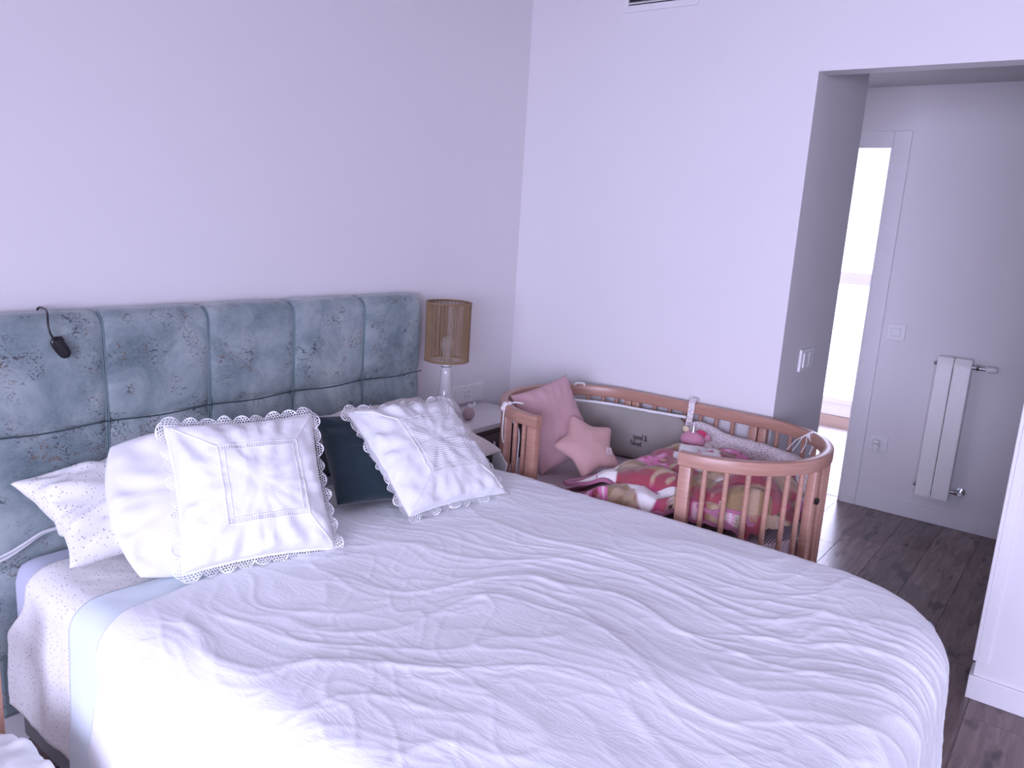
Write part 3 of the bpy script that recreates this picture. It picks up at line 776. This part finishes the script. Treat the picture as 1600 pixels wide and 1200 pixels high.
# ------------------------------------------------------------------ crib
CX, CA, CBL, CBR = -.385, .345, .335, .342
YL, YR = -.69, -1.235
def arc_pt(side, th, k=1.0):
    a = math.radians(th)
    if side == 'L': return CX-CA*k*math.cos(a), YL+CBL*k*math.sin(a)
    return CX-CA*k*math.cos(a), YR-CBR*k*math.sin(a)
def crib_path(a_from=0, k=1.0, step=6):
    """inside path of the crib: left arc from front to back, straight back, right arc"""
    pts = [arc_pt('L', t, k) for t in range(a_from, 181, step)]
    x = CX+CA*k
    pts += [(x, y) for y in np.linspace(YL-.05, YR+.05, 10)]
    pts += [arc_pt('R', t, k) for t in range(180, -1, -step)]
    return pts
def rounded_prof(a, b, r=.006):
    out = []
    for sx, sy, t0 in ((1, 1, 0), (-1, 1, 90), (-1, -1, 180), (1, -1, 270)):
        for t in (0, 45, 90):
            an = math.radians(t0+t); out.append((sx*(a-r)+r*math.cos(an), sy*(b-r)+r*math.sin(an)))
    return out
def build_crib():
    ZT = .842
    cr = empty('crib', (CX, -.96, 0), label='oval wooden spindle crib with open front, pushed against the bed', cat='crib')
    L = Vector((-CX, .96, 0))
    hp = rounded_prof(.022, .0165)   # a: vertical half height, b: half depth
    def rail(pts, z, name='top_rail', pf=hp):
        MB().tube([(x, y, z) for x, y in pts], 0, prof=pf, up=(0, 0, 1)).build(name, 'wood', cr, True, L)
    zr = ZT-.022
    rail([arc_pt('L', t) for t in range(0, 181, 5)], zr); rail([arc_pt('R', t) for t in range(0, 181, 5)], zr)
    rail([(CX+CA, y) for y in np.linspace(YL-.001, YR+.001, 6)], zr)
    lp = rounded_prof(.018, .014)
    rail([arc_pt('L', t) for t in range(0, 181, 5)], .40, 'bottom_rail', lp); rail([arc_pt('R', t) for t in range(0, 181, 5)], .40, 'bottom_rail', lp)
    rail([(CX+CA, y) for y in np.linspace(YL-.001, YR+.001, 6)], .40, 'bottom_rail', lp)
    def spindle(x, y, r=.0088):
        MB().tube([(x, y, .41), (x, y, ZT-.040)], r, 10).build('spindle', 'wood', cr, True, L)
    def post(side, th, wd, dp, z0, z1, name):
        x, y = arc_pt(side, th); x2, y2 = arc_pt(side, th+2); a = math.atan2(y2-y, x2-x)
        o = MB().box(-wd/2, wd/2, -dp/2, dp/2, z0, z1, .004).build(name, 'wood', cr, True, L+Vector((x, y, 0))); o.rotation_euler = (0, 0, a)
        return o
    for side in 'LR':
        post(side, 4, .040, .030, .37, ZT-.043, 'post'); post(side, 176.5, .032, .030, .37, ZT-.043, 'post')
    for y, s in ((YL, -1), (YR, 1)):
        y0, y1 = (y-.034, y-.001) if s < 0 else (y+.001, y+.034)
        MB().box(CX+CA-.014, CX+CA+.014, y0, y1, .37, ZT-.043, .003).build('post', 'wood', cr, True, L)
    for th in (14, 25, 36, 47, 58, 68, 91, 102, 113, 124, 135, 146, 157, 167): spindle(*arc_pt('R', th))
    for th in (12, 21, 52, 63, 74, 86, 98, 110, 122, 134, 146, 157, 167): spindle(*arc_pt('L', th))
    n = 6
    for i in range(n): spindle(CX+CA, YL-.034+(YR-YL+.068)*(i+1)/(n+1))
    for side, th in (('R', 79), ('L', 34)):
        o = post(side, th, .034, .030, .06, ZT-.043, 'leg')
        if side == 'R': MB().lathe([(.009, 0), (.012, .003), (.011, .008), (.006, .010)], (0, 0, .70), 14, 'y').build('screw', 'black', o, True).location = (0, -.0255, 0)
    for side in 'LR':
        post(side, 112, .034, .030, .06, ZT-.043, 'leg')
    for side, th in (('R', 79), ('L', 34), ('R', 112), ('L', 112)):
        x, y = arc_pt(side, th); MB().lathe([(.004, -.012), (.03, -.012), (.03, .012), (.004, .012)], (x, y, .03), 20, 'x').build('caster', 'black', cr, True, L)
    # bed base of the crib: a slatted oval board
    def oval(name, z0, z1, k, mat, par, lbl=None, rnd=.0):
        pts = [arc_pt('L', t, k) for t in range(0, 181, 6)]+[arc_pt('R', t, k) for t in range(180, -1, -6)]
        b = MB(); levels = [(1-rnd, z0), (1, z0+rnd*.3), (1, z1-rnd*.3), (1-rnd*.25, z1-rnd*.06), (1-rnd, z1)] if rnd else [(1, z0), (1, z1)]
        rings = [[b.bm.verts.new((CX+(x-CX)*f, -.9625+(y+.9625)*f, z)) for x, y in pts] for f, z in levels]
        for p, q in zip(rings, rings[1:]):
            for j in range(len(pts)): b.bm.faces.new((p[j], p[(j+1) % len(pts)], q[(j+1) % len(pts)], q[j]))
        b.bm.faces.new(rings[0]); b.bm.faces.new(rings[-1])
        return b.build(name, mat, par, True, L if par else None)
    oval('base_board', .425, .44, .945, 'wood', cr)
    m = oval('crib_mattress', .441, .56, .93, 'ribbed', None, rnd=.06)
    tag(m, 'crib mattress in a ribbed mauve cover inside the wooden crib', 'mattress')
    return cr
build_crib()

def strip_along(pts, zb, zt, th, n=18, wob=.004, seed=0, lean=0):
    """padded band following pts (list of xy); zb/zt arrays; th half thickness"""
    P = np.array(pts); N = len(P); tn = np.gradient(P, axis=0); tn /= np.linalg.norm(tn, axis=1)[:, None]
    nr = np.stack([-tn[:, 1], tn[:, 0]], 1)
    ang = np.linspace(0, 2*PI, n, endpoint=False)
    V = []
    for i in range(N):
        e = min(1, (i+.15)/2.5, (N-1-i+.15)/2.5)**.5
        for a in ang:
            c, s = math.cos(a), math.sin(a)
            z = (zb[i]+zt[i])/2+(zt[i]-zb[i])/2*np.sign(s)*abs(s)**.6*(.75+.25*e)
            o = th*np.sign(c)*abs(c)**.7*e+wob*float(pn(i*.45+seed, z*30, seed))*1.2
            V.append((P[i, 0]+nr[i, 0]*o, P[i, 1]+nr[i, 1]*o, z))
    V = np.array(V); F = []
    for i in range(N-1):
        for j in range(n): F.append((i*n+j, i*n+(j+1) % n, (i+1)*n+(j+1) % n, (i+1)*n+j))
    F.append(tuple(range(n))[::-1]); F.append(tuple(range((N-1)*n, N*n)))
    return V, F
def resample(pts, n):
    P = np.array(pts, float); d = np.concatenate([[0], np.cumsum(np.linalg.norm(np.diff(P, axis=0), axis=1))]); s = np.linspace(0, d[-1], n)
    return np.stack([np.interp(s, d, P[:, k]) for k in range(P.shape[1])], 1)

def build_crib_things():
    # grey bumper on the back, lettered
    k = .86
    pts = [arc_pt('L', t, k) for t in range(100, 181, 8)]+[(CX+CA*k, y) for y in np.linspace(YL-.03, -.955, 8)]
    P = resample(pts, 40); s = np.linspace(0, 1, 40)
    zt = .790-.012*np.sin(s*PI)-.004*s; zb = .565+.0*s
    V, F = strip_along(P, zb, zt, .020, wob=.008, seed=4)
    g = mesh_obj('grey_bumper', V, F, 'grey_bumper'); tag(g, 'taupe grey crib bumper lettered in black along the back rail', 'bumper')
    pe = [(P[i, 0], P[i, 1], zt[i]+.002) for i in range(40)]
    MB().tube(pe, .006, 8).build('piping', 'white_cotton', g, True)
    # handwriting: strokes on the bumper's inner face, in mm (x along -y, y up)
    strokes = [
        [(3, 5), (1, 6), (0, 3), (1, 1), (3, 2), (3.4, 5.6), (3.2, -1), (2.2, -4), (.6, -3.2)],
        [(6, 5.5), (4.6, 3.4), (5.6, 1.2), (7.2, 2.4), (7, 5), (6, 5.6), (8.4, 4.6)],
        [(10, 5.5), (8.6, 3.4), (9.6, 1.2), (11.2, 2.4), (11, 5), (10, 5.6), (12.2, 4.6)],
        [(15, 5), (13, 5.4), (12.4, 3), (13.4, 1.2), (15, 2.2), (15.8, 10.5), (15.2, 3), (16, 1.2)],
        [(23, 3.5), (20.5, .8), (19, 2.2), (21.5, 6), (21.8, 8.6), (20.2, 9), (19.9, 7), (23.4, 1)],
    ]
    line2 = [
        [(2.6, 8), (.8, 8.4), (0, 6.6), (2.2, 4.2), (1.8, 2), (-.4, 1.8)],
        [(4, 5.6), (4.6, 1.6), (6, 5), (7, 1.6), (8.2, 5.8)],
        [(9.4, 3.6), (11.6, 4.2), (10.8, 5.8), (9.4, 4), (10, 1.6), (12, 2)],
        [(13.2, 3.6), (15.4, 4.2), (14.6, 5.8), (13.2, 4), (13.8, 1.6), (15.8, 2)],
        [(17.6, 9), (17.2, 2.6), (18.6, 1.6)], [(16, 6.6), (19.4, 7)],
    ]
    xs = CX+CA*k-.0255
    def write(lines, y0, z0, sc_, nm):
        b = MB()
        for st in lines:
            pp = smooth_path([(xs-.0035*0, y0-px*sc_, z0+py*sc_-px*sc_*.02) for px, py in st], 5); b.tube(pp, .0011, 5)
        o = b.build(nm, 'ink', g, True); return o
    o = write(strokes, -.744, .656, .0027, 'lettering'); o['label'] = 'black handwritten lettering reading good &'
    o = write(line2, -.733, .627, .0027, 'lettering'); o['label'] = 'black handwritten lettering reading sweet'
    # dotted bumper on the right
    pts = [(CX+CA*k, y) for y in np.linspace(-.975, YR, 6)]+[arc_pt('R', t, k) for t in range(180, 92, -8)]
    P = resample(pts, 40); s = np.linspace(0, 1, 40)
    zt = .785-.012*s-.030*sstep(.03, .3, s)+.02*sstep(.7, 1, s); zb = .60+.03*(1-sstep(0, .2, s))
    V, F = strip_along(P, zb, zt, .040, n=22, wob=.008, seed=9)
    d = mesh_obj('dotted_bumper', V, F, 'dot_bumper'); tag(d, 'white rolled bumper with small dark dots at the right end of the crib', 'bumper')
    # its strap over the rail
    xb = CX+CA
    pp = smooth_path([(xb-.045, -.968, .755), (xb-.030, -.966, .80), (xb-.0215, -.964, .845), (xb, -.962, .858), (xb+.0205, -.962, .846), (xb+.021, -.962, .81)], 6)
    MB().tube(pp, 0, prof=[(.0025, .012), (-.0025, .012), (-.0025, -.012), (.0025, -.012)], up=(0, 0, 1)).build('strap', 'dot_bumper', d, True)
    x, y = arc_pt('R', 138, .93); x0, y0 = arc_pt('R', 138, .875); xr_, yr_ = arc_pt('R', 138, 1.0)
    for i, (dy, h) in enumerate(((-.03, .0), (.0, .012), (.03, .004), (.05, -.006))):
        pp = smooth_path([(x0+.01, y0+dy, .765), (x, y+dy*.8, .800), (x, y+dy*.3, .825+h*.3), (xr_-.01, yr_, .848)], 6)
        MB().tube(pp, 0, prof=[(.0012, .006), (-.0012, .006), (-.0012, -.006), (.0012, -.006)], up=(0, 0, 1)).build('tie', 'white_cotton', d, True)
    # left tie of the grey bumper: bow and hanging strings
    x, y = arc_pt('L', 33); k3 = .0215
    z = .846
    b = MB().ball((x-.012, y+.008, z-.004), .012, 2, (1, 1, 1)).ball((x-.016, y+.012, z-.018), .012, 2).ball((x+.002, y-.004, z+.002), .008, 2)
    b.build('knot', 'dot_bumper', g, True)
    for pp in ([(x-.010, y, z), (x+.02, y-.01, z+.003), (x+.04, y-.03, z+.001), (x+.050, y-.028, z-.004)], [(x-.012, y-.004, z-.004), (x-.014, y-.020, z-.03), (x-.004, y-.036, z-.07), (x+.006, y-.050, z-.10), (x+.005, y-.052, z-.18), (x+.004, y-.05, z-.27)], [(x-.018, y+.006, z-.01), (x-.024, y+.004, z-.06), (x-.024, y+.004, z-.12), (x-.016, y+.002, z-.15)]):
        MB().tube(smooth_path(pp, 6), .0030, 6).build('tie', 'white_cotton', g, True)
    x, y = arc_pt('L', 137, .99)
    MB().tube(smooth_path([(x-.02, y+.0, .842), (x, y, .848), (x+.02, y-.02, .846), (x+.01, y-.03, .835)], 5), .005, 6).build('tie', 'white_cotton', g, True)
    # dusty pink pillow
    R = ((.905, -.077, -.418), (-.340, .460, -.820), (.256, .885, .390))
    o = cushion('pink_pillow', 'pink', .268, .330, .110, 31, pinch=.06, wr=.0035, power=.50); pose(o, R, (-.452, -.568, .741))
    tag(o, 'dusty pink linen pillow propped in the left end of the crib', 'pillow')
    # star cushion
    root = empty('star_cushion', (0, 0, 0), label='salmon star-shaped cushion with a small label leaning on the pink pillow', cat='cushion')
    Rs = ((.922, .154, -.355), (-.355, .700, -.619), (.154, .697, .700))
    pose(root, Rs, (-.446, -.728, .684))
    Ro, Ri = .152, .092
    out = []
    for i in range(10):
        r_ = Ro if i % 2 == 0 else Ri; a = PI/2-2*PI*i/10; out.append((r_*math.cos(a), r_*math.sin(a), 0))
    # round the tips
    pts = []
    for i in range(10):
        p = Vector(out[i]); q0 = Vector(out[i-1]); q1 = Vector(out[(i+1) % 10])
        f = .24 if i % 2 == 0 else .18
        a, c = p.lerp(q0, f), p.lerp(q1, f)
        for t in np.linspace(0, 1, 7): pts.append(a*(1-t)**2+p*2*t*(1-t)+c*t*t)
    pts = resample([tuple(p) for p in pts]+[tuple(pts[0])], 121)[:-1]
    NR = 14; V = []; F = []; npt = len(pts)
    for sgn in (1, -1):
        for kk in range(NR):
            f = kk/(NR-1); fr = 1-f
            for (x, y, _) in pts:
                rad = math.hypot(x, y)
                hgt = .036*(1-(fr**2.6))**.55*(1-fr*(1-Ri/max(rad, Ri))*.5)
                V.append((x*fr, y*fr, sgn*(hgt+.0025*float(pn(x*fr*22+5, y*fr*22, 8))*(1-fr**6))))
    for sidx in range(2):
        off = sidx*NR*npt
        for kk in range(NR-1):
            for j in range(npt):
                q = (off+kk*npt+j, off+kk*npt+(j+1) % npt, off+(kk+1)*npt+(j+1) % npt, off+(kk+1)*npt+j)
                F.append(q if sidx == 0 else q[::-1])
    o = mesh_obj('body', V, F, 'star', root)
    bm = bmesh.new(); bm.from_mesh(o.data); bmesh.ops.remove_doubles(bm, verts=bm.verts, dist=3e-4); bm.to_mesh(o.data); bm.free()
    lb = MB().box(-.011, .011, -.012, .012, -.0006, .0006).build('label_tag', 'grey_bumper', root); lb.location = (.052, -.054, .0345); lb.rotation_euler = (math.radians(12), math.radians(14), math.radians(-20))
    lb.data.materials[0] = M['crib_sheet']
    b = MB()
    for p, q in (((-.011, -.012), (.011, -.012)), ((.011, -.012), (.011, .012)), ((.011, .012), (-.011, .012)), ((-.011, .012), (-.011, -.012))): b.tube([(*p, .0008), (*q, .0008)], .0008, 4)
    b.build('border', 'white_cotton', lb); MB().lathe([(.0015, .0006), (.0012, .0012)], (.001, -.006, 0), 8).build('print', 'ink', lb)

# ---- floral fleece blanket
def floral_print(s, t):
    """colour of the printed blanket at cloth coordinates in metres"""
    n1 = pn(s*9, t*9, 51); n2 = pn(s*8+3, t*22, 52); n3 = pn(s*18, t*60, 53)
    rust = np.array((.30, .052, .072)); olive = np.array((.27, .175, .085)); tan = np.array((.42, .29, .19)); wht = np.array((.76, .72, .68)); pink = np.array((.66, .16, .36)); pale = np.array((.78, .55, .60)); rose = np.array((.34, .03, .10))
    c = np.broadcast_to(rust, s.shape+(3,)).copy()
    def lay(mask, col):
        nonlocal c
        c = c*(1-mask[..., None])+col*mask[..., None]
    lay(sstep(.02, .12, n2+.4*n1), olive); lay(sstep(.2, .34, n3+.7*n2), tan)
    lay(sstep(.30, .42, n1-.3*n2), rose)
    R_ = random.Random(4)
    cells = [(i, j) for i in range(0, 40) for j in range(0, 40) if .5 < (i+.5*(j % 2))*.175 < 6.5]
    for i, j in cells:
        cx, cy = (i+.5*(j % 2))*.175+R_.uniform(-.02, .02), j*.150+R_.uniform(-.02, .02); ph = R_.uniform(0, 6.28)
        if not (s.min()-.1 < cx < s.max()+.1 and t.min()-.1 < cy < t.max()+.1): continue
        dx, dy = s-cx, t-cy; r = np.hypot(dx, dy); a = np.arctan2(dy, dx)+ph
        if (i+j) % 2 == 0:   # big white bloom with red veins
            rad = .066+.016*np.abs(np.sin(a*2.5)); lay(sstep(rad+.004, rad-.004, r), wht)
            vein = (np.abs(np.sin(a*2.5)) < .16+.0*r) & (r < .048) & (r > .004); lay(vein*1., rose*1.2+.05)
            lay(sstep(.012, .008, r), np.array((.7, .35, .35)))
        else:                # pink petals round a small heart
            for p in range(5):
                an = ph+p*1.2566; ux, uy = math.cos(an), math.sin(an)
                l = dx*ux+dy*uy; q = -dx*uy+dy*ux
                m = ((l-.034)/.030)**2+(q/.0125)**2
                lay(sstep(1.15, .85, m), pink); lay(sstep(.5, .2, ((l-.040)/.020)**2+(q/.007)**2), pale)
    return c
def build_blanket():
    bl = empty('floral_blanket', (-.40, -1.15, .56), label='fleece blanket with pink and white flowers on rust, heaped in the crib', cat='blanket')
    P0 = np.array((-.40, -1.15, .56))
    def inside(x, y, k=.885):
        # pull points into the crib's oval
        yc = np.where(y > YL, YL, np.where(y < YR, YR, y)); B = np.where(y > YL, CBL, CBR)
        r = np.hypot((x-CX)/CA, (y-yc)/B); kk = np.where((y < YL-.02) & (y > YR+.03) & (x < CX), 1.08, k); f = np.where(r > kk, kk/np.maximum(r, 1e-6), 1)
        return CX+(x-CX)*f, yc+(y-yc)*f
    def print_uv(X, Y, seed):   # the nap is stretched along the fold, blooms longer than wide
        a = math.radians(53); e1 = X*math.sin(a)+Y*math.cos(a); e2 = X*math.cos(a)-Y*math.sin(a)
        return e2*1.0+2.0+seed*.31, e1*.50+2.0+seed*.17
    def layer(name, x0, x1, y0, y1, zoff, seed, nx, ny, edge_left, hmul):
        s = np.linspace(0, 1, nx); t = np.linspace(0, 1, ny); S, T = np.meshgrid(s, t, indexing='ij')
        X = x0+(x1-x0)*S; Y = y0+(y1-y0)*T
        Y = Y+edge_left*(1-T)*(S-.5)
        X = X+.02*pn(T*5, S*2, seed); Y = Y+.018*pn(S*5, T*4+2, seed+1)
        U = T
        back = sstep(0, .85, S)
        rise = sstep(0, .28, T)
        H = .567+zoff+.045*sstep(0, .05, S)*rise+hmul*(.02*rise+.105*rise*(.35+.65*back))+.045*rise*np.exp(-((S-.35)/.3)**2-((T-.62)/.22)**2)
        H += .024*np.abs(pn(X*9+seed, Y*7, seed+2))*rise+.012*pn(X*17, Y*14, seed+3)*rise
        H -= .05*sstep(.82, 1, T)+.045*sstep(.62, 1, S)*sstep(.25, .5, T)+.02*sstep(.9, 1, S)
        H = np.maximum(H, .566+zoff)
        X, Y = inside(X, Y)
        V = np.stack([X, Y, H], -1)
        F = grid_faces(nx, ny)
        o = mesh_obj(name, V.reshape(-1, 3)-P0, F[:, ::-1], 'floral', bl)
        col = floral_print(*print_uv(X, Y, seed)).reshape(-1, 3)
        at = o.data.color_attributes.new('print', 'FLOAT_COLOR', 'POINT')
        at.data.foreach_set('color', np.hstack([col, np.ones((len(col), 1))]).ravel().astype(np.float32))
        md = o.modifiers.new('thickness', 'SOLIDIFY'); md.thickness = .006; md.offset = 1
        # satin binding along front and left edges
        for e in (V[0, :, :], V[:, 0, :]):
            pp = [(p-P0+np.array((0, 0, .004))).tolist() for p in e[::3]]
            MB().tube(pp, 0, prof=[(.0075, .011), (-.0045, .011), (-.0045, -.011), (.0075, -.011)], up=(0, 0, 1)).build('binding', 'binding', o, True)
        return o
    layer('lower_fold', -.758, -.16, -.815, -1.56, .0, 3, 150, 200, -.07, .50)
    layer('upper_fold', -.668, -.115, -.850, -1.44, .030, 8, 150, 180, -.14, .66)
    layer('top_fold', -.670, -.20, -1.125, -1.52, .052, 13, 110, 120, .16, .50)
    # striped cloth under the blanket
    # unicorn plush
    t = empty('unicorn_toy', (-.225, -1.055, .712), label='pink plush unicorn with silver horn peeking over the floral blanket', cat='toy')
    MB().ball((0, 0, .030), .040, 3, (.8, 1.25, .85)).build('body', 'toy_pink', t, True)
    MB().lathe([(.009, .058), (.0065, .075), (.003, .092), (.0008, .1)], (-.005, .0, 0), 12).build('horn', 'silver', t, True)
    MB().ball((0, .034, .066), .013, 2, (.6, 1.1, 1)).build('ear', 'cream', t, True)
    MB().ball((0, -.030, .066), .012, 2, (.6, 1.5, .7)).ball((0, -.044, .060), .009, 2).build('flower', 'red_pink', t, True)
    MB().ball((.0, -.056, .048), .013, 2, (.6, 1.0, 1.2)).build('ear', 'toy_pink', t, True)
    # white muslin between crib and nightstand
    th = np.linspace(22, 62, 24); zz = np.linspace(.675, .45, 26)
    V = []
    for i, a in enumerate(th):
        for j, z in enumerate(zz):
            f = j/25; k = 1.09+.02*f+.006*math.sin(i*.9+f)*f
            x, y = arc_pt('L', a+(f-.5)*4, k); V.append((x, y, z-.006*math.cos(i*.5)*(1-f)-.03*(1-f)*abs(i-12)/12))
    o = mesh_obj('muslin_cloth', V, grid_faces(24, 26), 'white_cotton'); md = o.modifiers.new('t', 'SOLIDIFY'); md.thickness = .003
    tag(o, 'white muslin cloth hanging outside the left end of the crib', 'cloth')
build_crib_things(); build_blanket()

# ------------------------------------------------------------------ low chair beside the bed (left edge of the picture)
def build_chair():
    x0, x1, y0, y1 = -2.72, -2.392, -.80, -.42
    c = empty('low_chair', ((x0+x1)/2, (y0+y1)/2, 0), label='low wooden chair at the left edge beside the bed', cat='chair')
    L = -Vector(((x0+x1)/2, (y0+y1)/2, 0))
    for x in (x0, x1):
        for y, h in ((y1, .535), (y0, .22)):
            lg = MB().box(x-.018, x+.018, y-.018, y+.018, 0, h, .005, 2).build('leg', 'wood', c, True, L)
            if h > .4: MB().box(x-.022, x+.022, y-.022, y+.022, h+.001, h+.045, .012, 3).build('finial', 'wood', lg, True)
        MB().box(x-.010, x+.010, y0+.020, y1-.020, .17, .21, .004).build('seat_rail', 'wood', c, True, L)
    for y in (y0, y1): MB().box(x0+.02, x1-.02, y-.010, y+.010, .17, .21, .004).build('seat_rail', 'wood', c, True, L)
    MB().box(x0+.02, x1-.02, y1-.010, y1+.010, .44, .52, .004).build('backrest', 'wood', c, True, L)
    MB().box(x0-.01, x1+.01, y0-.01, y1-.020, .222, .245, .006).build('seat', 'wood', c, True, L)
    o = cushion('white_quilt', 'white_cotton', .36, .36, .19, 41, pinch=.03, wr=.016, power=.5, rnd=.25); o.location = (-2.545, -.635, .336)
    tag(o, 'white quilt bundled at the lower left corner beside the bed', 'quilt')
build_chair()
